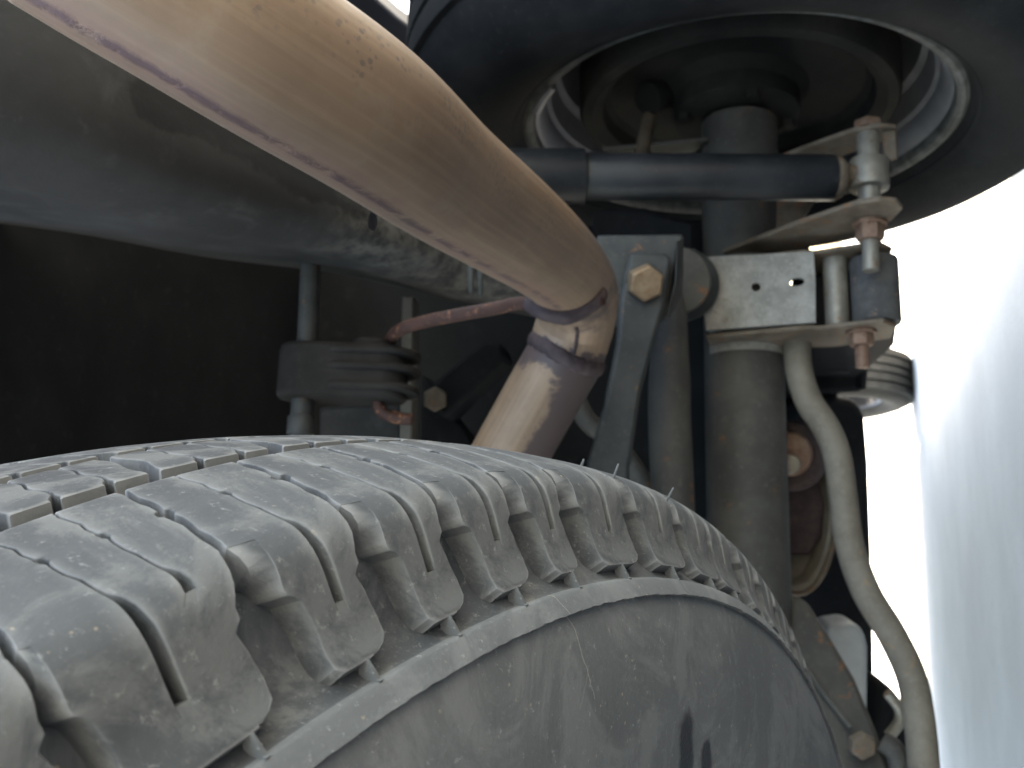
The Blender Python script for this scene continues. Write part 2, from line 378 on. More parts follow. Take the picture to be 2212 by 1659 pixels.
def bounce_blocker():  # unseen dark sheet, added to cut the light bounced up off the concrete
    b = NB('bounce_blocker_grey'); n1 = b.noise(3, 6, .65); n2 = b.noise(120, 5, .75)
    c = b.mix(b.step(n1, .3, .7), (.13, .13, .128, 1), (.18, .18, .175, 1)); c = b.mix(b.math('MULTIPLY', b.step(n2, .52, .7), .5), c, (.25, .25, .24, 1))
    m = b.out(c, .9, 0, b.bump(n2, .7, .004), .15)
    rr = random.Random(2); pts = [(-7, -8), (7, -8)] + [(7-i*.35, 1.22+rr.uniform(-.04, .04)) for i in range(41)]
    bm = slab([Vector((x, y, GZ+.004)) for x, y in pts], Vector((0, 0, -.003)))
    o = bmobj('bounce_blocker', bm, m, smooth=False); o['kind'] = 'structure'; o['label'] = 'added dark grey sheet, out of view, cutting ground bounce under and behind the car'
bounce_blocker()

# ---------------------------------------------------------------- car body (floor and shell that shade everything)
WHC = Vector((.498, .978, .356))                  # right wheel, inner rim plane
def box(x0, x1, y0, y1, z0, z1):
    bm = bmesh.new(); bmesh.ops.create_cube(bm, size=1)
    for v in bm.verts: v.co = ((x0+x1)/2+v.co.x*(x1-x0), (y0+y1)/2+v.co.y*(y1-y0), (z0+z1)/2+v.co.z*(z1-z0))
    return bm
body = thing('car_body', 'dark underside of the car body filling the left of the picture', 'car', (0, 1.9, .75))
def bpart(name, bm, m, bev=0.006, sm=True):
    o = bmobj(name, bm, m, None, sm, 40); adopt(body, o)
    if bev: bevel(o, bev)
    return o
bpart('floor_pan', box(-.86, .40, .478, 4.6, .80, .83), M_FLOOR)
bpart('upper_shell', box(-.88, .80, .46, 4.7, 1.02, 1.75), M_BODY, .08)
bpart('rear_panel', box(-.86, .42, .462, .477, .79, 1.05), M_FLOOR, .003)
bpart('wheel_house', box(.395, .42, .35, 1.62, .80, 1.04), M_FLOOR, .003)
# right side skin with the round wheel-arch opening
def side_skin(x0, x1, sgn_name, wy, both=True):
    pts = [(.47, 1.3), (.47, .72)]; R = .47
    a0 = math.asin((.62-WHC.z)/R); cy = wy
    
    for k in range(3, 16):
        a = pi-a0-(pi-2*a0)*k/16; pts.append((cy+R*cos(a), WHC.z+R*sin(a)))
    pts.append((cy+R*cos(a0), .62)); pts += [(cy+.5, .42), (4.2, .42), (4.6, .5), (4.7, 1.3)]
    bm = slab([Vector((x0, y, z)) for y, z in pts], Vector((x1-x0, 0, 0)))
    return bm
bpart(   'side_panel', side_skin(.775, .795, 'r', WHC.y), M_BODY, .003)
bpart(   'side_panel', side_skin(-.875, -.855, 'l', WHC.y), M_BODY, .003)
bpart('floor_pan', box(.42, .77, 1.5, 4.6, .60, .63), M_FLOOR)
bpart('floor_pan', box(-.85, .42, 1.7, 4.6, .50, .53), M_FLOOR)
# frame rail: grey-blue pressed rail behind the exhaust, its lower edge rolled away from the viewer
rows = [[(-260, -120, .47), (150, 40, .52), (450, 230, .60), (750, 400, .70), (1000, 520, .79), (1230, 610, .88)],
        [(-260, 120, .45), (150, 240, .50), (450, 370, .58), (750, 465, .68), (1000, 560, .77), (1230, 640, .86)],
        [(-260, 290, .46), (150, 370, .52), (450, 455, .60), (750, 515, .69), (1000, 595, .78), (1230, 655, .86)],
        [(-260, 400, .52), (150, 455, .58), (450, 520, .66), (750, 565, .74), (1000, 630, .81), (1230, 675, .88)],
        [(-260, 440, .66), (150, 490, .70), (450, 545, .78), (750, 585, .85), (1000, 645, .90), (1230, 690, .95)]]
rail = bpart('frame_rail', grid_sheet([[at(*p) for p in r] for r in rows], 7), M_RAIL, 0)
so = rail.modifiers.new('thick', 'SOLIDIFY'); so.thickness = .004
# oval drain hole: a dark-walled recessed cup let into the rail
hc = at(805, 478, .695); hn = (at(805, 478, .60)-hc).normalized()
def cut(o, *bms):
    """cut real holes: boolean with temporary cutters, baked at once"""
    cs = []
    for bm in bms:
        c = bmobj('cutter', bm); c.data.transform(o.matrix_world.inverted() if o.parent is None else Matrix.Translation(-o.parent.location)); cs.append(c)
        md = o.modifiers.new('cut', 'BOOLEAN'); md.object = c; md.operation = 'DIFFERENCE'; md.solver = 'EXACT'
        c.parent = o.parent
    bpy.context.view_layer.update()
    dg = bpy.context.evaluated_depsgraph_get(); me = bpy.data.meshes.new_from_object(o.evaluated_get(dg))
    old = o.data; o.modifiers.clear(); o.data = me
    for c in cs: bpy.data.objects.remove(c)
    me.set_sharp_from_angle(angle=radians(35))
def oval_cutter(c, ax, e1, r1, e2, r2, depth):
    ax = ax.normalized(); pts = [c-ax*depth+e1*(cos(2*pi*k/28)*r1)+e2*(sin(2*pi*k/28)*r2) for k in range(28)]
    return slab(pts, ax*depth*2)
IX = lambda: (WM @ Vector((1, 0, 0))); IY = lambda: (WM @ Vector((0, 1, 0)))   # photo right / photo up as world directions
cut(rail, oval_cutter(hc, hn, IX(), .0034, IY(), .0068, .05))
# small pressed clip under the rail
bpart('rail_clip', join(slab([at(1008, 560, .755), at(1024, 555, .755), at(1022, 636, .755), at(1012, 634, .755)], (WM@Vector((0, 0, -1)))*.006),
      slab([at(1030, 560, .755), at(1046, 556, .755), at(1042, 640, .755), at(1034, 642, .755)], (WM@Vector((0, 0, -1)))*.006)), M_ARM, .0015)

# dark inner panels ahead of the isolator
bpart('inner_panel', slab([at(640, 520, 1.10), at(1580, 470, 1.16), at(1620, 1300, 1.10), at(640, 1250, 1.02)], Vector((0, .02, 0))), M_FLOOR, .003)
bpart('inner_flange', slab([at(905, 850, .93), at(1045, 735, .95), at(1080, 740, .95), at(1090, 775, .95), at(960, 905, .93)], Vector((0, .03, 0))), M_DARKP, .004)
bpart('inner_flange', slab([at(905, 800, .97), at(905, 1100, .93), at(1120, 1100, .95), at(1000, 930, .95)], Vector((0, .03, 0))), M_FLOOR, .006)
bpart('panel_bolt', hexbolt(at(940, 862, .928), at(940, 862, .5)-at(940, 862, .9), .012, .012), M_EDGE, .001, False)
# hanger bracket plate with pale edge behind the isolator
bpart('hanger_bracket', join(slab([at(868, 640, .80), at(892, 640, .80), at(888, 1010, .80), at(862, 1010, .80)], (WM@Vector((0, 0, -1)))*.05)), M_AXLE, .001)
bpart('hanger_bracket', slab([at(690, 880, .83), at(866, 870, .83), at(866, 1010, .83), at(690, 1010, .83)], (WM@Vector((0, 0, -1)))*.02), M_RAIL, .003)

# ---------------------------------------------------------------- exhaust pipe
pp = [(120, -175, .290), (249, -93, .2955), (387, -8, .303), (585, 118, .318), (796, 256, .352), (963, 388, .424), (1092, 480, .500), (1172, 540, .575), (1224, 590, .640), (1248, 636, .680), (1244, 690, .700), (1234, 728, .706), (1222, 768, .708)]
path = catmull([at(*p) for p in pp], 8)
def plen(q): return sum((q[i+1]-q[i]).length for i in range(len(q)-1))
PR = .0275
low_pts = [(1222, 768, .708), (1165, 868, .715), (1105, 975, .722), (1045, 1085, .728), (990, 1190, .732)]
lowp = catmull([at(*p) for p in low_pts], 6)
allp = path + lowp[1:]
JOINT_U = plen(path); ELBOW_U = plen(path[:8*8+1])
fr = frames(allp)
def pix(q):
    p = WM.transposed() @ (q-Vector((0, 0, HC))); return (CX-F*p.x/p.z, CY+F*p.y/p.z)
def onpipe(i, v, R): t_, n_, b2 = fr[i]; return allp[i]+(n_*cos(2*pi*v)+b2*sin(2*pi*v))*R
def facing(i, v): return (onpipe(i, v, PR)-allp[i]).dot(Vector((0, 0, HC))-allp[i]) > 0
EV = max((k/120 for k in range(120)), key=lambda v: pix(onpipe(58, v, PR))[0]*.6-pix(onpipe(58, v, PR))[1]*.8)
SEAM_V = .105; FRECKLE_V = .85; RUST_V = .93
M_EXH = exhaust_mat()
ex = thing('exhaust_pipe', 'tan heat-tinted exhaust pipe with rusty seam, bent downwards above the tyre', 'exhaust pipe', tuple(at(1222, 768, .708)))
def epart(name, bm, m, sharp=None):
    o = bmobj(name, bm, m, None, True, sharp); adopt(ex, o); return o
# one tube so that the length/angle patterns run on; slightly flattened inside the bend
rad = [PR]*len(allp)
for i in range(len(allp)):
    if i >= len(path): rad[i] = PR*1.0
epart('pipe', tube(allp, rad, 64, True), M_EXH)
# the pipe runs on out of view: back to its open end, and forwards over the spare
d0 = (allp[0]-allp[1]).normalized(); tp_ = catmull([allp[0]-d0*.016, allp[0], allp[0]+d0*.03, Vector((.215, .06, .500)), Vector((.235, -.06, .515)), Vector((.245, -.16, .520))], 6)
tb = tube(tp_, PR-.0002, 48, False); tb2 = tube(tp_[::-1], PR-.0018, 48, False); epart('tail_section', join(tb, tb2), M_EXH)
d1 = (allp[-1]-allp[-2]).normalized(); fp_ = catmull([allp[-1]-d1*.016, allp[-1]-d1*.004, allp[-1]+d1*.05, Vector((-.08, .74, .60)), Vector((-.16, .92, .60)), Vector((-.18, 1.3, .45)), Vector((-.18, 1.9, .40))], 6)
epart('front_section', tube(fp_, PR+.0016, 40), M_EXH)
# welded joint ring
t, n, b_ = fr[len(path)-1]
def weld_ring(c, t, n, b_, R, r, seg=90):
    bm = bmesh.new(); rr = random.Random(3); V = []
    for k in range(seg):
        a = 2*pi*k/seg; d = n*cos(a)+b_*sin(a); q = r*(1+.04*sin(a*23)+.06*rr.uniform(-1, 1)); sh = .0007*sin(a*3)+.0003*rr.uniform(-1, 1)
        V.append([bm.verts.new(c+d*(R+cos(2*pi*j/10)*q)+t*(sin(2*pi*j/10)*q*1.7+sh)) for j in range(10)])
    for k in range(seg):
        for j in range(10): bm.faces.new((V[k][j], V[(k+1) % seg][j], V[(k+1) % seg][(j+1) % 10], V[k][(j+1) % 10]))
    return bm
epart('weld_bead', weld_ring(allp[len(path)-2], t, n, b_, PR-.0016, .0036), M_WELD)
# raised longitudinal weld line on the elbow
def snap(p, off=.0004):
    j = min(range(len(allp)), key=lambda k: (allp[k]-p).length); d = p-allp[j]; d -= fr[j][0]*d.dot(fr[j][0]); return p-d+d.normalized()*(rad[j]+off)
V0 = min((k/120 for k in range(120) if facing(84, k/120)), key=lambda v: abs(pix(onpipe(84, v, PR))[0]-1246))
wr = random.Random(8)
epart('weld_bead', tube([onpipe(i, V0, PR+.0002) for i in range(70, len(path)-2, 1)], [.0011+.0004*wr.random() for i in range(70, len(path)-2)], 10), M_WELD)
# hanger rod welded along the elbow
HE = WM@Vector((1, 0, 0)); HE.x = 0; HE.normalize(); HP = at(742, 808, .725)+HE*.026
rodp = catmull([snap(at(1272, 622, .63), .003), snap(at(1215, 640, .63), .003), at(1140, 655, .645), at(1060, 668, .650), at(970, 684, .660), at(905, 698, .675), at(862, 714, .69), HP+Vector((.026, 0, 0))+HE*.006, HP+Vector((.010, 0, 0)), HP-Vector((.014, 0, 0)), HP-Vector((.026, 0, 0))+HE*.003, HP-Vector((.031, 0, 0))+HE*.014, HP-Vector((.032, 0, 0))+HE*.026], 7)
rod = epart('hanger_rod', tube(rodp, .0044, 24), M_ROD)
wp = [snap(at(1288, 618, .63), -.001), snap(at(1265, 624, .63), .0008), snap(at(1225, 638, .63), .0015), snap(at(1180, 650, .63), .0015), at(1140, 656, .646), at(1110, 660, .648)]
wpath = catmull(wp, 6)
epart('weld_bead', tube(wpath, [.0016+.0048*sin(pi*min(1, .10+.86*i/(len(wpath)-1)))*(1+.08*random.uniform(-1, 1)) for i in range(len(wpath))], 20), M_WELD)

# ---------------------------------------------------------------- rubber exhaust hanger
hg = thing('exhaust_hanger', 'dark ribbed rubber exhaust hanger holding the thin red-brown rod', 'hanger', tuple(at(740, 810, .71)))
def hpart(name, bm, m, bev=0, sharp=40):
    o = bmobj(name, bm, m, None, True, sharp); adopt(hg, o)
    if bev: bevel(o, bev, 3)
    return o
# stadium-shaped block, standing on its long side; axis of the holes along photo-up
def stadium(c, ex_, ey_, ez_, half, r, h, k0=.0):
    pts = []
    for k in range(17): a = -pi/2+pi*k/16; pts.append(c+ex_*(half+r*cos(a))+ez_*(r*sin(a)))
    for k in range(17): a = pi/2+pi*k/16; pts.append(c+ex_*(-half+r*cos(a))+ez_*(r*sin(a)))
    return slab([p-ey_*h/2 for p in pts], ey_*h)
e1 = IX(); e2 = AX_w = Vector((1, 0, 0)); e1 = (e1-e2*e1.dot(e2)).normalized(); e3 = e1.cross(e2)
hcen = at(742, 808, .725)
hpart('rubber_block', stadium(hcen, e1, e2, e3, .027, .020, .040), M_HRUB, .004)
for dy in (-.012, 0.002, .014):
    hpart('rib', stadium(hcen+e1*.018+e2*dy-e3*0, e1, e2, e3, .015, .0228, .0055), M_HRUB, .002)
hpart('collar', cyl(hcen+e1*.020+e2*.018, hcen+e1*.020+e2*.0245, .0165, 32, .0025), M_HRUB)
hpart('support_pin', cyl(hcen-e1*.028+e2*.018, hcen-e1*.030+e2*.085, .0075, 24), M_ARM)
hpart('support_pin', cyl(hcen-e1*.028-e2*.058, hcen-e1*.028-e2*.018, .0082, 24), M_ARM)
hpart('pin_collar', cyl(hcen-e1*.028-e2*.046, hcen-e1*.028-e2*.032, .0098, 24), M_ARM)

# ---------------------------------------------------------------- right rear wheel
XA = Vector((1, 0, 0)); YA = Vector((0, 1, 0)); ZA = Vector((0, 0, 1))
RX = Matrix(((0, 0, 1), (1, 0, 0), (0, 1, 0)))     # lathe axis z -> world +X (axial z grows towards the outside)
wheel = thing('road_wheel', 'black road wheel seen from inside with silver rim, at the top right', 'wheel', tuple(WHC))
def wpart(name, bm, m, parent=wheel, sharp=30):
    bm.transform(RX.to_4x4()); return bmobj(name, bm, m, parent, True, sharp)
TR = .343
tp = [(.004, .2185), (-.010, .226), (-.022, .240), (-.031, .262), (-.034, .285), (-.030, .303), (-.020, .320), (-.008, .332), (.006, .339), (.03, TR-.001), (.10, TR), (.17, TR-.001), (.20, .338), (.222, .315), (.23, .285), (.222, .25), (.20, .2185)]
tyre = wpart('tyre', lathe(tp, 160), M_TYRE)
# rim protector ring and a fine line moulded in the sidewall
wpart('bead_ring', lathe([(-.008, .2275), (-.0135, .2285), (-.0165, .2325), (-.0145, .2365), (-.010, .237)], 160), M_TYRE, tyre)
# tread: circumferential ribs standing above grooves
for (x0, x1) in ((.010, .038), (.045, .075), (.082, .118), (.125, .155), (.162, .190)):
    wpart('tread_rib', lathe([(x0, TR-.004), (x0+.001, TR+.003), (x1-.001, TR+.003), (x1, TR-.004)], 160), M_TYRE, tyre)
rim = wpart('rim', lathe([(.004, .2188), (.006, .210), (.012, .203), (.022, .199), (.030, .198), (.034, .194), (.060, .190), (.066, .184), (.11, .182), (.17, .182), (.175, .12), (.18, .05), (.18, .01)], 128), M_RIM)
wpart('rim_lip', lathe([(.008, .2095), (.002, .209), (-.0035, .211), (-.0062, .2145), (-.0062, .2185), (-.003, .2225), (.003, .2235)], 160), M_RIMLIP, rim)
wpart('balance_weight', lathe([(-.0075, .2075), (-.010, .2115), (-.0095, .2165), (-.0065, .2165)], 10, radians(118), radians(132)), M_RIM, rim)
drum = wpart('brake_drum', lathe([(.060, .164), (.020, .163), (.014, .160), (.012, .150), (.020, .139), (.034, .136), (.040, .130), (.042, .075), (.030, .066), (.026, .03)], 96), M_DRUM)
wpart('axle_flange', lathe([(.036, .066), (.012, .065), (.010, .060), (.010, .03)], 48), M_DRUM, drum)
for k in range(4):
    a = .4+k*pi/2; wpart('flange_bolt', hexbolt(Vector((.055*cos(a), .055*sin(a), .012)), (0, 0, -1), .009, .009), M_DRUM, drum)

# ---------------------------------------------------------------- rear axle
ac = lambda x: Vector((x, .976, .353))
axle = thing('rear_axle', 'thick dusty grey axle tube running up to the black wheel', 'axle', tuple(ac(.2)))
def apart(name, bm, m, bev=0, sharp=40):
    o = bmobj(name, bm, m, None, True, sharp); adopt(axle, o)
    if bev: bevel(o, bev)
    return o
AR = .0385
apart('tube', tube([ac(-.06), ac(-.02), ac(.1), ac(.25), ac(.4), ac(.50)], AR, 64), M_AXLE)
# differential housing bulge below the near end
bm = lathe([(-.13, .005), (-.125, .04), (-.10, .07), (-.04, .088), (.02, .088), (.06, .075), (.095, .05), (.105, .038)], 48)
bm.transform(Matrix.Translation(Vector((-.17, .985, .353))) @ RX.to_4x4()); apart('differential_housing', bm, M_AXLE)

# U-shaped arm bracket with two holes
YF = .905
f = slab([atY(1505, 556, YF), atY(1757, 543, YF), atY(1761, 600, YF-.002), atY(1762, 696, YF), atY(1525, 712, YF)], Vector((0, .004, 0)))
brk = apart('arm_bracket', f, M_BRKT)
cut(brk, oval_cutter(atY(1633, 620, YF), YA, XA, .0042, ZA, .0042, .02), oval_cutter(atY(1722, 610, YF), YA, XA, .0040, ZA, .0066, .02))
xt = atY(1757, 543, YF).x; xb = atY(1762, 700, YF).x
z = lambda px_, Y=YF: atY(px_, 640, Y).z
flange = [(YF, z(1740)), (YF+.004, z(1765)), (YF-.004, z(1850)), (YF-.008, z(1905)), (YF+.012, z(1935)), (YF+.05, z(1925)), (YF+.07, z(1800)), (YF+.07, z(1520)), (YF+.01, z(1520))]
apart('bracket_flange', slab([Vector((xt-.001, y, zz)) for y, zz in flange], Vector((.004, 0, 0))), M_EDGE, .0012)
apart('bracket_flange', slab([Vector((xb-.004, y, zz)) for y, zz in flange], Vector((.004, 0, 0))), M_EDGE, .0012)
apart('bracket_web', slab([atY(1540, 480, 1.03), atY(1742, 480, 1.03), atY(1752, 560, 1.03), atY(1540, 570, 1.03)], Vector((0, .006, 0))), M_DARKP, .001)
# curved shoulder that wraps the bracket onto the tube
sh = []
for k in range(9):
    a = radians(-75+k*15); sh.append((a))
rowsS = [[Vector((x, .976-cos(a)*(AR+.0025+.024*max(0, -sin(a))**2*0), .353+sin(a)*(AR+.003))) for a in sh] for x in (xb-.012, xb, (xb+xt)/2, xt, xt+.008)]
apart('saddle', grid_sheet(rowsS, 3), M_BRKT)
# bushing between the flanges, with bolt and nut
bz = z(1893); by = YF+.022
bush = apart('bushing', cyl(Vector((xb+.002, by, bz)), Vector((xt-.004, by, bz)), .0215, 40, .003), M_BUSH)
apart('bushing_sleeve', cyl(Vector((xb-.002, by, bz+.034)), Vector((xt+.001, by, bz+.034)), .011, 24), M_SLEEVE)
bx_ = Vector((xb-.004, by-.004, bz+.014))
apart('bolt_washer', cyl(bx_-XA*.003, bx_, .0135, 28, .0006), M_BOLT)
apart('bolt_nut', hexbolt(bx_-XA*.003, -XA, .0112, .011, rot=.4), M_BOLT, .0008)
apart('bolt', cyl(bx_-XA*.034, bx_-XA*.012, .0062, 20, .001), M_BOLT)

ta = thing('trailing_arm', 'dark trailing arm held by a bushing inside the bracket with two holes', 'arm', (xb, by, bz))
armp = [(by+.016, bz-.018), (by+.012, bz+.02), (by+.020, bz+.074), (by+.09, bz+.076), (1.5, .40), (1.5, .33), (by+.10, bz-.018)]
ao = bmobj('arm', slab([Vector((xb+.007, y, zz)) for y, zz in armp], Vector((xt-xb-.015, 0, 0))), M_DARKP, None, True, 40); adopt(ta, ao); bevel(ao, .004)
ab_ = bmobj('arm_bolt', cyl(Vector((xb+.001, by, bz)), Vector((xt-.003, by, bz)), .006, 16), M_EDGE, None, True, 40); adopt(ta, ab_)
# lower shock mount: two plates reaching back and down from the tube
XL = .345; XU = .43
lowp_ = [atX(1560, 548, XL), atX(1700, 492, XL), atX(1850, 441, XL), atX(1900, 433, XL), atX(1938, 436, XL), atX(1950, 452, XL), atX(1925, 478, XL), atX(1830, 520, XL), atX(1620, 560, XL)]
apart('shock_mount_plate', slab(lowp_, XA*.0045), M_EDGE, .0012)
upp = [atX(1690, 340, XU), atX(1770, 310, XU), atX(1840, 285, XU), atX(1900, 273, XU), atX(1935, 276, XU), atX(1938, 292, XU), atX(1880, 318, XU), atX(1700, 375, XU)]
apart('shock_mount_plate', slab(upp, XA*.0045), M_EDGE, .0012)
lip = [atX(1905, 277, XU), atX(1936, 279, XU)]
apart('mount_lip', slab([lip[0]+Vector((0, .004, 0)), lip[1], lip[1]-XA*.028, (lip[0]+lip[1])/2-XA*.030, lip[0]-XA*.022+Vector((0, .004, 0))], Vector((0, .004, 0))), M_EDGE, .002)
apart('mount_gusset', slab([atY(1678, 432, .93), atY(1760, 432, .93), atY(1735, 470, .93), atY(1690, 500, .93), atY(1676, 500, .93)], Vector((0, .006, 0))), M_EDGE, .001)
# a spring seat edge showing above the tube
apart('spring_seat', slab([at(1300, 325, 1.03), at(1440, 312, 1.02), at(1530, 303, 1.01), at(1500, 330, 1.05), at(1330, 345, 1.07)], XA*.004), M_AXLE, .001)
apart('spring_seat', slab([at(1280, 452, 1.0), at(1390, 455, 1.0), at(1500, 480, .99), at(1420, 500, 1.03), at(1290, 492, 1.05)], XA*-.03), M_DARKP, .004)
# brake hose / cable clipped to the backing plate
apart('brake_cable', tube(catmull([at(1385, 345, 1.0), at(1394, 290, 1.03), at(1408, 240, 1.06), at(1424, 205, 1.09), at(1450, 180, 1.12)], 6), .0075, 16), M_EDGE)
apart('cable_clip', cyl(at(1398, 214, 1.04), at(1440, 200, 1.06), .017, 20), M_DRUM)

# ---------------------------------------------------------------- shock absorber
sk = thing('shock_absorber', 'black tubular shock absorber with rusty end bolted to the axle', 'shock absorber', tuple(at(1876, 378, .895)))
def spart(name, bm, m, sharp=40):
    o = bmobj(name, bm, m, None, True, sharp); adopt(sk, o); return o
s0 = at(430, 386, .862); s1 = at(1150, 381, .885); s2 = at(1262, 381, .888); s3 = at(1798, 384, .895); s4 = at(1826, 384, .895)
dv = (s3-s0).normalized()
spart('dust_sleeve', cyl(s0, s2, .0248, 48, .002), M_BLACK)
spart('damper_tube', cyl(s2-dv*.002, s3, .0207, 48, .0008), M_BLACK)
rp = [s3-dv*.0015, s3+dv*.003, s3+dv*.007, s3+dv*.010]
spart('end_cap', tube(rp, [.0204, .0204, .0185, .0150], 40), M_EDGE)
ec = at(1877, 378, .897)
ey = (XA*1.0 + (WM@Vector((.03, 0, 0)))).normalized()
spart('mount_eye', cyl(ec-ey*.0135, ec+ey*.0135, .0172, 40, .0012), M_SLEEVE)
spart('eye_neck', cyl(s4-dv*.012, ec-dv*.012, .010, 24), M_EDGE)
up_end = ec+ey*(XU-ec.x); lo_end = ec-ey*(ec.x-XL)
spart('sleeve_tube', cyl(lo_end+ey*.004, up_end, .0098, 28, .0006), M_SLEEVE)
spart('bolt_head', hexbolt(up_end+ey*.0045, ey, .013, .008), M_BOLT)
spart('washer', cyl(lo_end-ey*.0035, lo_end-ey*.0002, .0150, 28, .0008), M_BOLT)
spart('bolt_nut', hexbolt(lo_end-ey*.0035, -ey, .0125, .014, rot=.3), M_BOLT)
spart('bolt', cyl(lo_end-ey*.046, lo_end-ey*.016, .0072, 20, .001), M_SLEEVE)

# ---------------------------------------------------------------- control arms with bracket and bolt
vw_ = WM@Vector((0, 0, -1))
ca = thing('control_arm', 'flat blue-grey arm with a yellowed hex bolt beside the exhaust bend', 'control arm', tuple(at(1390, 612, .82)))
def cpart(name, bm, m, bev=0, sharp=40, par=ca):
    o = bmobj(name, bm, m, None, True, sharp); adopt(par, o)
    if bev: bevel(o, bev)
    return o
cpart('bracket', slab([at(1290, 508, .83), at(1476, 506, .83), at(1477, 590, .825), at(1472, 640, .82), at(1450, 680, .82), at(1420, 705, .82), at(1290, 705, .83)], vw_*.006), M_ARM, .002)
cpart('bracket_lip', slab([at(1462, 520, .815), at(1477, 512, .83), at(1474, 640, .82), at(1446, 690, .81), at(1438, 684, .81), at(1458, 610, .81)], vw_*.004), M_ARM, .001)
cpart('arm_strap', slab([at(1362, 545, .812), at(1440, 545, .812), at(1452, 560, .812), at(1436, 660, .80), at(1412, 750, .79), at(1385, 850, .78), at(1362, 1010, .77), at(1350, 1500, .75), at(1258, 1500, .75), at(1270, 1000, .77), at(1305, 880, .78), at(1332, 740, .79), at(1340, 640, .80)], vw_*.012), M_ARM, .004)
bc = at(1390, 610, .806)
cpart('washer', cyl(bc+vw_*.003, bc-vw_*.002, .0165, 32, .001), M_ARM)
cpart('bolt_head', hexbolt(bc-vw_*.002, -vw_+Vector((-.25, 0, -.1)), .0152, .013, rot=.15), M_ZINC, .0012)

la = thing('lower_link', 'grey-green rod with a round bushing running down between strap and axle tube', 'link rod', tuple(at(1462, 610, .89)))
lp = [at(1452, 640, .895), at(1447, 760, .885), at(1446, 900, .872), at(1452, 1050, .86), at(1470, 1500, .83)]
cpart('rod', tube(catmull(lp, 6), [.0125+.006*min(1, i/9) for i in range(25)], 28), M_AXLE, par=la)
cpart('bushing', cyl(at(1456, 610, .905)+vw_*.02, at(1456, 610, .905)-vw_*.02, .030, 40, .003), M_AXLE, par=la)
cpart('bushing_ring', cyl(at(1474, 615, .93)+vw_*.02, at(1474, 615, .93)-vw_*.005, .034, 40, .002), M_ARM, par=la)
cpart('bushing_cap', slab([at(1474, 535, .91), at(1508, 537, .91), at(1512, 640, .91), at(1480, 640, .91)], vw_*.02), M_ARM, .003, par=la)
# thin line running behind the arms
bl = tube(catmull([at(1228, 800, .90), at(1262, 900, .90), at(1330, 960, .90), at(1388, 1040, .90), at(1420, 1120, .9)], 6), .009, 16)
tag(bmobj('brake_line', bl, M_AXLE), 'thin grey line sagging behind the flat arm just above the tyre', 'pipe')

# ---------------------------------------------------------------- sway bar
sw = [(1722, 700, .955), (1722, 750, .95), (1726, 800, .945), (1746, 865, .94), (1785, 925, .93), (1808, 985, .925), (1822, 1080, .915), (1836, 1180, .905), (1872, 1280, .89), (1926, 1370, .87), (1968, 1460, .85), (1985, 1550, .83), (1994, 1640, .82), (1998, 1740, .80)]
path_s = catmull([at(*p) for p in sw], 6)
tag(bmobj('sway_bar', tube(path_s, .0127, 32), M_SWAY), 'khaki bent sway bar running down the right side past the tyre', 'sway bar')

# ---------------------------------------------------------------- things ahead of the axle
fm = thing('front_mount', 'black box-shaped mount behind the rusty nut, right of the axle tube', 'mount', tuple(at(1800, 790, 1.12)))
cpart('block', slab([at(1742, 735, 1.12), at(1862, 735, 1.12), at(1868, 845, 1.12), at(1760, 852, 1.12)], vw_*.08), M_FLOOR, .006, par=fm)
cpart('pin', cyl(at(1812, 740, 1.10), at(1806, 805, 1.10), .014, 24), M_RAIL, par=fm)
cpart('front_plate', slab([at(1862, 770, 1.10), at(1878, 765, 1.10), at(1872, 840, 1.10), at(1862, 842, 1.10)], vw_*.06), M_DARKP, .002, par=fm)
fr_ = thing('rear_crossmember', 'long dark bar standing along the bright strip at the right', 'crossmember', tuple(at(1870, 1200, 1.2)))
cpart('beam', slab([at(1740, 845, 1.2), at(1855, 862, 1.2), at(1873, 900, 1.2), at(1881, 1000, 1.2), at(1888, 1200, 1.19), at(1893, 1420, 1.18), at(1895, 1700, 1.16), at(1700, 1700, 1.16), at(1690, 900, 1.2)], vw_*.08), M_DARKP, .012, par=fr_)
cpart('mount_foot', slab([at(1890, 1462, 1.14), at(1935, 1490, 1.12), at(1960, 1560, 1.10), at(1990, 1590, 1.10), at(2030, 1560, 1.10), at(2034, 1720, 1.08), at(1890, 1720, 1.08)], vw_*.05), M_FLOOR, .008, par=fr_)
cpart('bushing_end', tube(catmull([at(1918, 1496, 1.06), at(1942, 1530, 1.06), at(1942, 1560, 1.06), at(1920, 1590, 1.06)], 5), .006, 12), M_SLEEVE, par=fr_)
fu = tag(bmobj('canister', bm_ := slab([at(1790, 1352, 1.08), at(1845, 1345, 1.08), at(1868, 1362, 1.08), at(1877, 1400, 1.08), at(1876, 1560, 1.07), at(1820, 1560, 1.07), at(1780, 1420, 1.08)], vw_*.05), M_PLAST, None, True, 40), 'pale rounded plastic canister glimpsed between the strut and sway bar', 'canister'); bevel(fu, .012, 4)

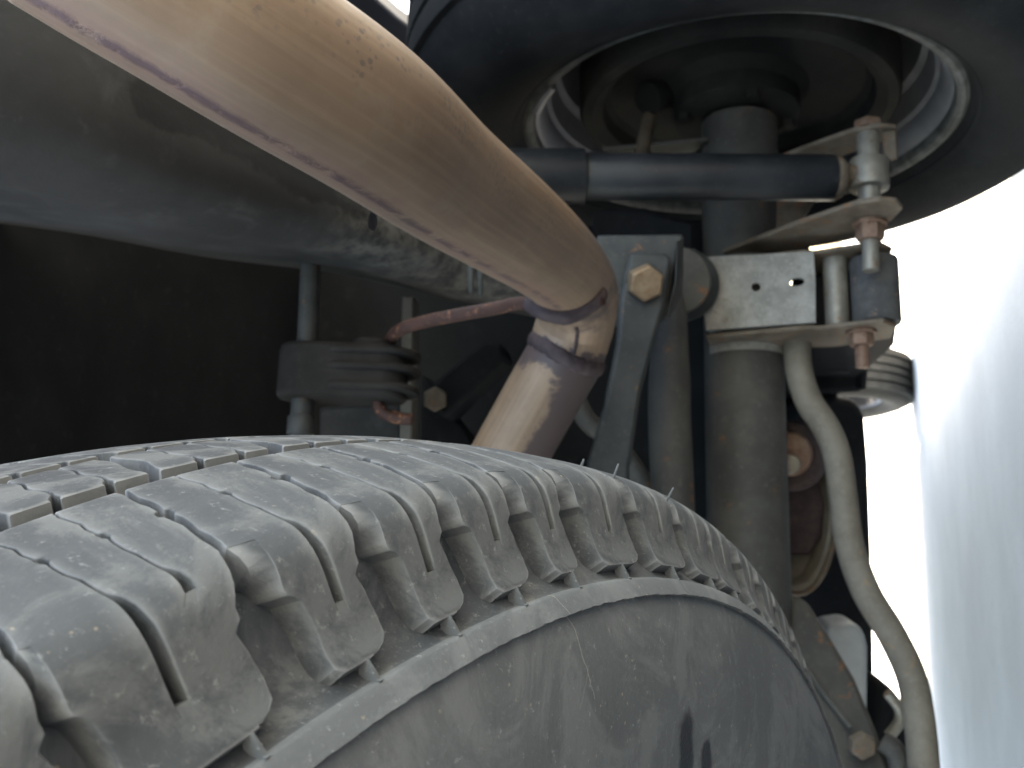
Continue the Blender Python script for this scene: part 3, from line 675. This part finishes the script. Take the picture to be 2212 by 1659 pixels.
# oval spring cup beside the axle, with its rolled edge and round bump stop
sc = thing('spring_cup', 'oval rusty-edged spring cup with a round stop beside the axle tube', 'spring cup', tuple(at(1735, 1100, 1.04)))
def oval(cx, cy, rx, ry, d, n=36, tilt=0): return [at(cx+rx*cos(2*pi*k/n)+tilt*sin(2*pi*k/n), cy+ry*sin(2*pi*k/n), d) for k in range(n)]
def dish(levels):
    bm = bmesh.new(); R = [[bm.verts.new(p) for p in oval(*lv)] for lv in levels]
    for i in range(len(R)-1):
        for k in range(36): bm.faces.new((R[i][k], R[i][(k+1) % 36], R[i+1][(k+1) % 36], R[i+1][k]))
    bm.faces.new(R[-1]); return bm
cpart('cup', dish([(1722, 1098, 84, 184, 1.03), (1720, 1096, 80, 180, 1.022), (1718, 1094, 74, 172, 1.022), (1716, 1092, 66, 164, 1.032), (1712, 1110, 50, 140, 1.045)]), M_SWAY, par=sc)
cpart('cup_edge', tube(oval(1724, 1100, 82, 182, 1.026)+[at(1724+82, 1100, 1.026)], .0035, 10), M_EDGE, par=sc)
cpart('bump_stop', cyl(at(1710, 985, 1.05), at(1710, 985, 1.005), .036, 32, .008), M_WELD, par=sc)
cpart('stop_boss', cyl(at(1706, 980, 1.03), at(1706, 980, .992), .0225, 32, .006), M_BOLT, par=sc)
cpart('stop_button', cyl(at(1708, 1003, 1.0), at(1708, 1003, .985), .010, 20, .003), M_SLEEVE, par=sc)
cpart('stop_plate', slab([at(1690, 1035, 1.028), at(1770, 1035, 1.028), at(1782, 1090, 1.028), at(1776, 1160, 1.028), at(1750, 1200, 1.028), at(1690, 1200, 1.028)], vw_*.006), M_WELD, .004, par=sc)

# diagonal lower strut with a bolt at its foot
ls = thing('lower_strut', 'wide olive-grey diagonal strut beside the tyre with a round bolt at its foot', 'strut', tuple(at(1860, 1610, .80)))
cpart('strut_plate', slab([at(1660, 1283, .93), at(1745, 1300, .93), at(1790, 1370, .91), at(1850, 1470, .88), at(1900, 1590, .85), at(1935, 1700, .83), at(1790, 1740, .82), at(1730, 1560, .86), at(1660, 1400, .90)], vw_*.02), M_AXLE, .005, par=ls)
cpart('strut_ridge', tube([at(1735, 1430, .895), at(1780, 1500, .87), at(1838, 1572, .85)], .0022, 10), M_AXLE, par=ls)
cpart('bolt', hexbolt(at(1858, 1606, .84), -vw_, .0115, .010), M_EDGE, .001, par=ls)
cpart('bolt_boss', tube(catmull([at(1905, 1600, .845), at(1935, 1625, .84), at(1945, 1680, .84)], 5), .009, 14), M_AXLE, par=ls)

# ---------------------------------------------------------------- wheel of a car parked ahead
pw = thing('parked_car_wheel', 'small distant tyre with straight grooves standing in the bright gap', 'wheel', (0, 0, 0))
dC = at(1978, 822, 4.0); pw.location = (dC.x-.10, dC.y, .315+GZ)
M_FAR = painted('faded_grey_tyre', (.026, .026, .025, 1), (.040, .040, .038, 1), (.05, .05, .048, 1), .85, 0, 20)
def fpart(name, bm, m, parent=pw):
    bm.transform(RX.to_4x4()); return bmobj(name, bm, m, parent, True, 30)
ft = fpart('tyre', lathe([(.02, .19), (0, .22), (-.006, .26), (.004, .288), (.018, .302), (.03, .304), (.17, .304), (.182, .302), (.196, .288), (.206, .26), (.2, .22), (.18, .19)], 96), M_FAR)
for (x0, x1) in ((.016, .044), (.052, .080), (.088, .112), (.12, .148), (.156, .184)):
    fpart('tread_rib', lathe([(x0, .302), (x0+.002, .315), (x1-.002, .315), (x1, .302)], 96), M_FAR, ft)
fpart('rim', lathe([(.02, .192), (.03, .18), (.06, .17), (.10, .165), (.11, .02)], 48), M_RIM)

# ---------------------------------------------------------------- the spare tyre hung under the car
spare = bpy.data.objects.new('spare_tyre', None); COL.objects.link(spare); spare.matrix_world = SM; spare.empty_display_size = .05
tag(spare, 'big dusty grey spare tyre with deep tread blocks filling the lower foreground', 'tyre')
# outer surface (axial s, radius) from the foot of the shoulder blocks to the far shoulder
PROF = [(-.0055, .3370), (-.0070, .3386), (-.0084, .3404), (-.0103, .3437), (-.0116, .3472), (-.0127, .3504), (-.0136, .3525), (-.0150, .3547), (-.0170, .3565), (-.0195, .3577), (-.0240, .3590), (-.0320, .3603), (-.0430, .3613), (-.0535, .3618), (-.0700, .3618), (-.0850, .3610), (-.1000, .3596), (-.1165, .3573), (-.1350, .3540), (-.1480, .3500), (-.1540, .3440), (-.1580, .3370)]
PL = [0]
for i in range(1, len(PROF)): PL.append(PL[-1]+math.hypot(PROF[i][0]-PROF[i-1][0], PROF[i][1]-PROF[i-1][1]))
def prof(t):
    for i in range(len(PL)-1):
        if t <= PL[i+1] or i == len(PL)-2:
            k = (t-PL[i])/(PL[i+1]-PL[i]); return PROF[i][0]+(PROF[i+1][0]-PROF[i][0])*k, PROF[i][1]+(PROF[i+1][1]-PROF[i][1])*k
def t_of_s(s):
    for i in range(len(PROF)-1):
        if PROF[i+1][0] <= s <= PROF[i][0]:
            return PL[i]+(PL[i+1]-PL[i])*(PROF[i][0]-s)/(PROF[i][0]-PROF[i+1][0])
    return PL[-1]
def pnorm(t):
    a = prof(max(0, t-.002)); b_ = prof(min(PL[-1], t+.002)); ds, dr = b_[0]-a[0], b_[1]-a[1]; l = math.hypot(ds, dr)
    return (dr/l, -ds/l)                         # outwards (ds, dr)
def surf(th, t, h=0.):
    s, r = prof(t); ns, nr_ = pnorm(t); s += ns*h; r += nr_*h; a = radians(th)
    return Vector((r*cos(a), r*sin(a), s))
def depth(t):                                    # how far the groove floor lies under the block tops
    return .0042+.0032*min(1, max(0, t-.002)/.022)
T_CROWN = t_of_s(-.0198); T_G1 = t_of_s(-.0535); T_JOG = .0162
def lerp_tab(tab, t):
    if t <= tab[0][0]: return tab[0][1]
    for (a, va), (b_, vb) in zip(tab[:-1], tab[1:]):
        if t <= b_: return va+(vb-va)*(t-a)/(b_-a)
    return tab[-1][1]

def block_mesh(name, ts, lo, hi, slots, rnd, slit=None):
    """One tread block. ts = rows along the profile; lo/hi(t) = its two edges in degrees; slots = list of
    (centre(t), halfwidth(t), t_end, depth): open slots that start at t_end and run out at the top row."""
    bm = bmesh.new(); E = .00034
    grid = []; cols = None
    ns = len(slots); slots = sorted(slots, key=lambda s_: s_[0](ts[-1]))
    for t in ts:
        a, z_ = lo(t), hi(t); xs = []; cur = a
        deg = 57.2958/prof(t)[1]; e = E*deg
        edges = [a]
        for (cf, wf, te, dp) in slots:
            edges += [cf(max(t, te)) - wf(max(t, te))*deg, cf(max(t, te)) + wf(max(t, te))*deg]
        edges.append(z_)
        row = []
        for i in range(0, len(edges), 2):
            p, q = edges[i], edges[i+1]; w = q-p; e_ = min(e, w*.25)
            row += [p, p+e_*.35, p+e_, p+w*.34, p+w*.66, q-e_, q-e_*.35, q]
        grid.append(row)
    nc = len(grid[0]); hts = {0: -1.0, 1: -.35, 2: 0, 3: 0, 4: 0, 5: 0, 6: -.35, 7: -1.0}
    V = []
    slot_open = lambda i, t: t > slots[i][2]-1e-9
    nT = len(ts)
    for r, t in enumerate(ts):
        row = []
        er = min(r, nT-1-r); eh = {0: -1.0, 1: -.3}.get(er, 0)
        for c_ in range(nc):
            k = c_ % 8; sec = c_//8; h = hts[k]
            inner = (k >= 6 and sec < ns) or (k <= 1 and sec > 0)
            if inner:
                si = sec if k >= 6 else sec-1
                if not slot_open(si, t): h = 0
            h = max(-1.2, min(h, 0)+eh*.8)
            if slit is not None and c_ >= nc-2 and T_JOG < t < T_CROWN+.001: h = -.3 if c_ == nc-1 else 0
            j = 0.
            row.append(bm.verts.new(surf(grid[r][c_], t, h*E+(j if h == 0 else 0))))
        V.append(row)
    for r in range(nT-1):
        for c_ in range(nc-1):
            if c_ % 8 == 7:
                si = c_//8
                if slot_open(si, ts[r]) : continue
            bm.faces.new((V[r][c_], V[r][c_+1], V[r+1][c_+1], V[r+1][c_]))
    # walls: extrude the boundary down to the groove floor (slots less deep)
    info = {}
    for r, t in enumerate(ts):
        for c_ in range(nc):
            info[V[r][c_]] = (r, c_)
    bnd = [e for e in bm.edges if e.is_boundary]; low = {}
    cen = sum(grid[len(grid)//2])/nc
    for e in bnd:
        for v in e.verts:
            if v in low: continue
            r, c_ = info[v]; t = ts[r]; dp = depth(t)+.0012
            flare = 0; deg = 57.2958/prof(t)[1]
            if c_ == 0: flare = 0.0002*deg
            elif c_ == nc-1:
                flare = (.0014 if t < T_CROWN-.0005 else .0004)*deg
                if slit is not None and T_JOG < t < T_CROWN:          # scooped facet rolling down from the crown
                    k_ = (T_CROWN-t)/(T_CROWN-T_JOG); dp = .00015+dp*k_**2.0
                    flare = flare*k_+(slit-.10-grid[r][c_])*(1-k_)
            tt = max(0, t - (.0009 if r == 0 else 0) + (.0005 if r == nT-1 else 0))
            low[v] = bm.verts.new(surf(grid[r][c_]+flare, tt, -dp))
    low2 = {}
    if slit is not None:                          # close the scooped facet: flush with the crown above, walled to the floor beside the slit
        rs = [r for r, t in enumerate(ts) if T_JOG < t < T_CROWN]; rl = rs[-1]
        low[V[rl][nc-1]] = V[rl+1][nc-1]
        for r in rs[:-1]:
            lv = low[V[r][nc-1]]; t = ts[r]; a_ = math.degrees(math.atan2(lv.co.y, lv.co.x))
            low2[r] = bm.verts.new(surf(a_, t, -depth(t)-.0012))
        low2[rl] = low[V[rl+1][nc-1]]
        for r in rs[:-1]: bm.faces.new((low[V[r][nc-1]], low[V[r+1][nc-1]], low2[r+1], low2[r]))
    for e in bnd:
        v1, v2 = e.verts; q = []
        for v in (v1, v2, low[v2], low[v1]):
            if v not in q: q.append(v)
        if len(q) < 3 or (slit is not None and low[v1] is v2 or low[v2] is v1): continue
        try: bm.faces.new(q)
        except ValueError: pass
    bmesh.ops.recalc_face_normals(bm, faces=bm.faces)
    me = bpy.data.meshes.new(name); bm.to_mesh(me); bm.free(); me.materials.append(M_TREAD)
    for p in me.polygons: p.use_smooth = True
    me.set_sharp_from_angle(angle=radians(27))
    # make the outside face outwards
    return me

rn = random.Random(5)
TS = [0, .0004, .0012, .0024, .004, .0055, .007, .0086, .0102, .012, .0132, .0141, .0148, .0156, .0166, .018, .020, .022, .0240, T_CROWN-.0004, T_CROWN+.0003, .0285, .031, .034, .037, .040, .0420, .0428, .0444, .0452, .048, .051, .054, .057, T_G1-.0014, T_G1-.0005, T_G1]
def shoulder_block(name, L, R_, left_gap, right_gap, slots2, variant):
    """edges relative to the centre of the block's foot, in degrees; the gaps are the slit positions at the crown edge"""
    rr = random.Random(variant); q = lambda a: a*(1+rr.uniform(-.06, .06))
    ch = min(1.1, (L-R_)*.45)
    rt = [(0, R_+ch), (.0006, R_+ch*.42), (.0024, R_+.08), (.0053, R_), (.0102, R_+.08), (.0133, R_+.23), (.0148, R_-.02), (.0166, R_-.02), (.0208, min(R_-.10, (R_+right_gap)/2)), (T_CROWN, right_gap+.13), (.037, right_gap+.13-.36), (T_G1, right_gap+.13-1.15)]
    lc = min(L+.30, left_gap-.35)
    lt = [(0, L-.15), (.0012, L+.02), (.0038, L+.03), (.0083, L-.05), (.0136, L+.12), (.0150, min(L+.48, left_gap-.2)), (.0162, min(L+.52, left_gap-.2)), (.020, lc+.12), (T_CROWN-.0004, lc), (T_CROWN+.0003, left_gap-.13), (.037, left_gap-.13-.36), (T_G1, left_gap-.13-1.15)]
    w1, w2 = rr.uniform(0, 6), rr.uniform(0, 6)
    def notch(t, c0): return .13 if abs(t-c0) < .0011 else 0
    amp = lambda t: (.045 if t > T_CROWN else .008)
    lo = lambda t: lerp_tab(rt, t)+amp(t)*sin(t*620+w1)+notch(t, .0436)
    hi = lambda t: lerp_tab(lt, t)+amp(t)*sin(t*620+w2)-notch(t, .0436)*.7
    sl = []
    for (x_end, x_mid, x_top, te) in slots2:
        cf = lambda t, a=x_end, m=x_mid, z_=x_top, te=te: lerp_tab([(te, a), (.0137, a+(m-a)*.3 if te < .0137 else a), (.0245, m), (.033, m+.12), (T_G1, z_)], t) + (.05*sin((t-.027)*700) if t > .027 else 0)
        wf = lambda t: lerp_tab([(0, .00105), (.020, .00115), (.0250, .0008), (.0285, .00022), (.0420, .00020), (.0428, .0006), (.0444, .0006), (.0452, .0002), (T_G1, .0002)], t)
        sl.append((cf, wf, te, .004))
    return block_mesh(name, TS, lo, hi, sl, rr, left_gap)
feet = [200.5, 194.57, 190.35, 186.55, 182.70, 178.82, 174.55, 169.25, 164.27, 160.40]
Rs = [198.4, 193.25, 188.95, 185.10, 181.20, 177.70, 172.25, 166.85, 162.2, 158.5]
Ls = [201.4, 197.40, 191.25, 187.20, 183.48, 179.60, 175.85, 170.50, 165.6, 161.7]
slits = [198.0, 192.50, 188.35, 184.65, 180.95, 177.20, 171.90, 166.5, 161.9, 158.1]
lefts = [202.3] + slits[:-1]
rest = 73; pitch = (158.1-(202.3-360))/rest
for i in range(rest):
    a0 = 158.1-pitch*i; wd = (.50, .62, .74)[i % 3]*pitch
    lefts.append(a0); slits.append(a0-pitch); Rs.append(a0-pitch+.42); Ls.append(a0-pitch+.42+wd); feet.append((Rs[-1]+Ls[-1])/2+.1)
me_cache = {}
for i, (ft_, sl_, lf_, L_, R_) in enumerate(zip(feet, slits, lefts, Ls, Rs)):
    key = i if i < 10 else 100+(i % 3)
    if key not in me_cache:
        mid = (L_+R_)/2-ft_
        if i == 1: ss = [(.90, .90, .75, .0085), (-.29, -.62, -1.15, .0205)]
        else: ss = [(mid-.05, mid-.02, mid-.6, .0084+.0006*(i % 3))]
        me_cache[key] = shoulder_block('tread_block', L_-ft_, R_-ft_, lf_-ft_, sl_-ft_, ss, i)
    o = link('tread_block', me_cache[key], None, spare, False); o.rotation_euler = (0, 0, radians(ft_))

# second and third ribs and the far shoulder: simpler blocks
def rib_block(name, s0, s1, w, slant, sipes, variant):
    t0, t1 = t_of_s(s0), t_of_s(s1); n = 16; rr = random.Random(variant+50)
    ts = [t0, t0+.0005, t0+.0012] + [t0+(t1-t0)*k/n for k in range(2, n-1)] + [t1-.0012, t1-.0005, t1]
    ph = rr.uniform(0, 6)
    sk_ = lambda t: slant*((t-t0)/(t1-t0)-.5)
    lo = lambda t: -w/2+sk_(t)+.12*sin((t-t0)*300+ph); hi = lambda t: w/2+sk_(t)+.12*sin((t-t0)*300+ph)
    sl = []
    for x in sipes:
        sl.append((lambda t, x=x: x+sk_(t)*.8+.1*sin(t*500), lambda t: .0003 if t0+.003 < t < t1-.003 else .0010, t0-.001, .004))
    return block_mesh(name, ts, lo, hi, sl, rr)
RIBS = [(-.0602, -.0850, -1.0, 1.3), (-.0915, -.1165, 1.0, .4), (-.1230, -.1560, .6, 2.1)]
for k, (s0, s1, slant, ph) in enumerate(RIBS):
    npit = 72; p = 360/npit; mm = [rib_block('tread_block', s0, s1, p-.62, slant, [p*.16, -p*.18], k*3+j) for j in range(3)]
    for i in range(npit):
        o = link('tread_block', mm[i % 3], None, spare, False); o.rotation_euler = (0, 0, radians(ph+p*i))

# carcass: groove floor, raised ledge ring with ragged rim, sidewalls and beads
cp = []
def off(t, h): s, r = prof(t); ns, nr_ = pnorm(t); return (s+ns*h, r+nr_*h)
inner = [(-.060, .205), (-.030, .206), (-.018, .213), (-.010, .225), (.0005, .245), (.0060, .268), (.0078, .288), (.0064, .306), (.0032, .319), (.0004, .3270), (-.0012, .3297), (-.0010, .3300), (-.0002, .33005), (.0002, .3302)]
ledge = [(-.0006, .3311), (-.0018, .3324), (-.0028, .3334), (-.0033, .3337), (-.0046, .3336), (-.0060, .3337)]
floor = [off(t, -depth(t)-.0002) for t in (.003, .005, .0075, .010, .0125, .015, .0175, .020, .0225, .025, .0275, .030, .035, .045, T_G1, .07, .08, .09, .10, .11, .12, .13, .14, .15, .16, .165)]
far = [(-.1575, .3320), (-.1605, .3290), (-.1645, .319), (-.168, .306), (-.1695, .288), (-.1675, .268), (-.161, .245), (-.151, .225), (-.143, .213), (-.132, .206), (-.12, .205)]
jr = random.Random(11); NSEG = 2160; jit = [jr.uniform(-1, 1) for _ in range(NSEG+1)]
for k in range(1): jit = [(jit[i-1]+2*jit[i]+jit[(i+1) % len(jit)])/4*1.25 for i in range(len(jit))]
def ragged(i, a, z_, r):
    if i in (11, 12, 13):
        k = int(round(a/(2*pi)*NSEG)) % NSEG; return z_+.00012*jit[(k*7) % NSEG], r+jit[k]*(.00042 if i < 13 else .0002)
    return z_, r
prof_all = inner+ledge+floor+far
bm = lathe(prof_all, NSEG, fn=ragged)
carcass = bmobj('carcass', bm, M_SIDE, spare, True, 40)
carcass.data.materials.append(M_TREAD)
for p in carcass.data.polygons:                   # tread rubber between the blocks, sidewall rubber elsewhere
    if -.158 < p.center.z < -.0040 and math.hypot(p.center.x, p.center.y) > .333: p.material_index = 1
# little rubber tabs bridging block feet to the ledge
def tab_mesh():
    bm = bmesh.new()
    a = [(-.0030, .3339), (-.0036, .3340), (-.0048, .3358), (-.0058, .3372), (-.0075, .3360), (-.0070, .3335), (-.0042, .3328)]
    w0 = .0005
    A = [bm.verts.new((r*cos(w/r), r*sin(w/r), s)) for (s, r), w in zip(a, (w0, w0, w0*.45, w0*.5, w0, w0*1.5, w0*1.5))]
    B = [bm.verts.new((r*cos(-w/r), r*sin(-w/r), s)) for (s, r), w in zip(a, (w0, w0, w0*.45, w0*.5, w0, w0*1.5, w0*1.5))]
    bm.faces.new(A); bm.faces.new(B[::-1])
    for i in range(len(A)):
        j = (i+1) % len(A); bm.faces.new((A[i], B[i], B[j], A[j]))
    bmesh.ops.recalc_face_normals(bm, faces=bm.faces)
    me = bpy.data.meshes.new('shoulder_tab'); bm.to_mesh(me); bm.free(); me.materials.append(M_SIDE); return me
tm = tab_mesh()
for ft_ in feet:
    o = link('shoulder_tab', tm, None, spare, False); o.rotation_euler = (0, 0, radians(ft_-.22))
# moulding hairs left on the crown
for (x, y, hx, hy) in ((1257, 1001, 5, -14), (1326, 1030, 10, -28), (1441, 1080, 14, -27)):
    best = None
    o_ = SMI @ Vector((0, 0, HC)); r_ = SMI.to_3x3() @ rayw(x, y)
    k = .12; hit = None
    while k < .8:
        q = o_+r_*k; s = q.z; rad_ = math.hypot(q.x, q.y)
        if -.24 < s < -.008 and rad_ < prof(t_of_s(s))[1]+.0001: hit = q; break
        k += .0005
    if hit is None:                               # grazing the crown: take the nearest approach
        def gap(kk):
            q = o_+r_*kk; return math.hypot(q.x, q.y)-prof(t_of_s(max(-.15, min(-.01, q.z))))[1]
        k = min((.15+i*.0005 for i in range(700) if -.15 < (o_+r_*(.15+i*.0005)).z < -.01), key=gap, default=.3); hit = o_+r_*k
        f_ = (math.hypot(hit.x, hit.y)-gap(k))/math.hypot(hit.x, hit.y); hit = Vector((hit.x*f_, hit.y*f_, hit.z))
    d_ = SMI.to_3x3() @ (rayw(x+hx, y+hy)*k-rayw(x, y)*k) 
    bmobj('vent_hair', tube([hit-d_*.3, hit, hit+d_*.5, hit+d_], [.0004, .0004, .00036, .00025], 8), M_SIDE, spare)
# steel wheel inside the spare
b_rim = lathe([(-.125, .203), (-.06, .203), (-.035, .207), (-.028, .200), (-.05, .190), (-.08, .182), (-.085, .10), (-.085, .01)], 64)
bmobj('steel_rim', b_rim, M_DRUM, spare, True, 30)
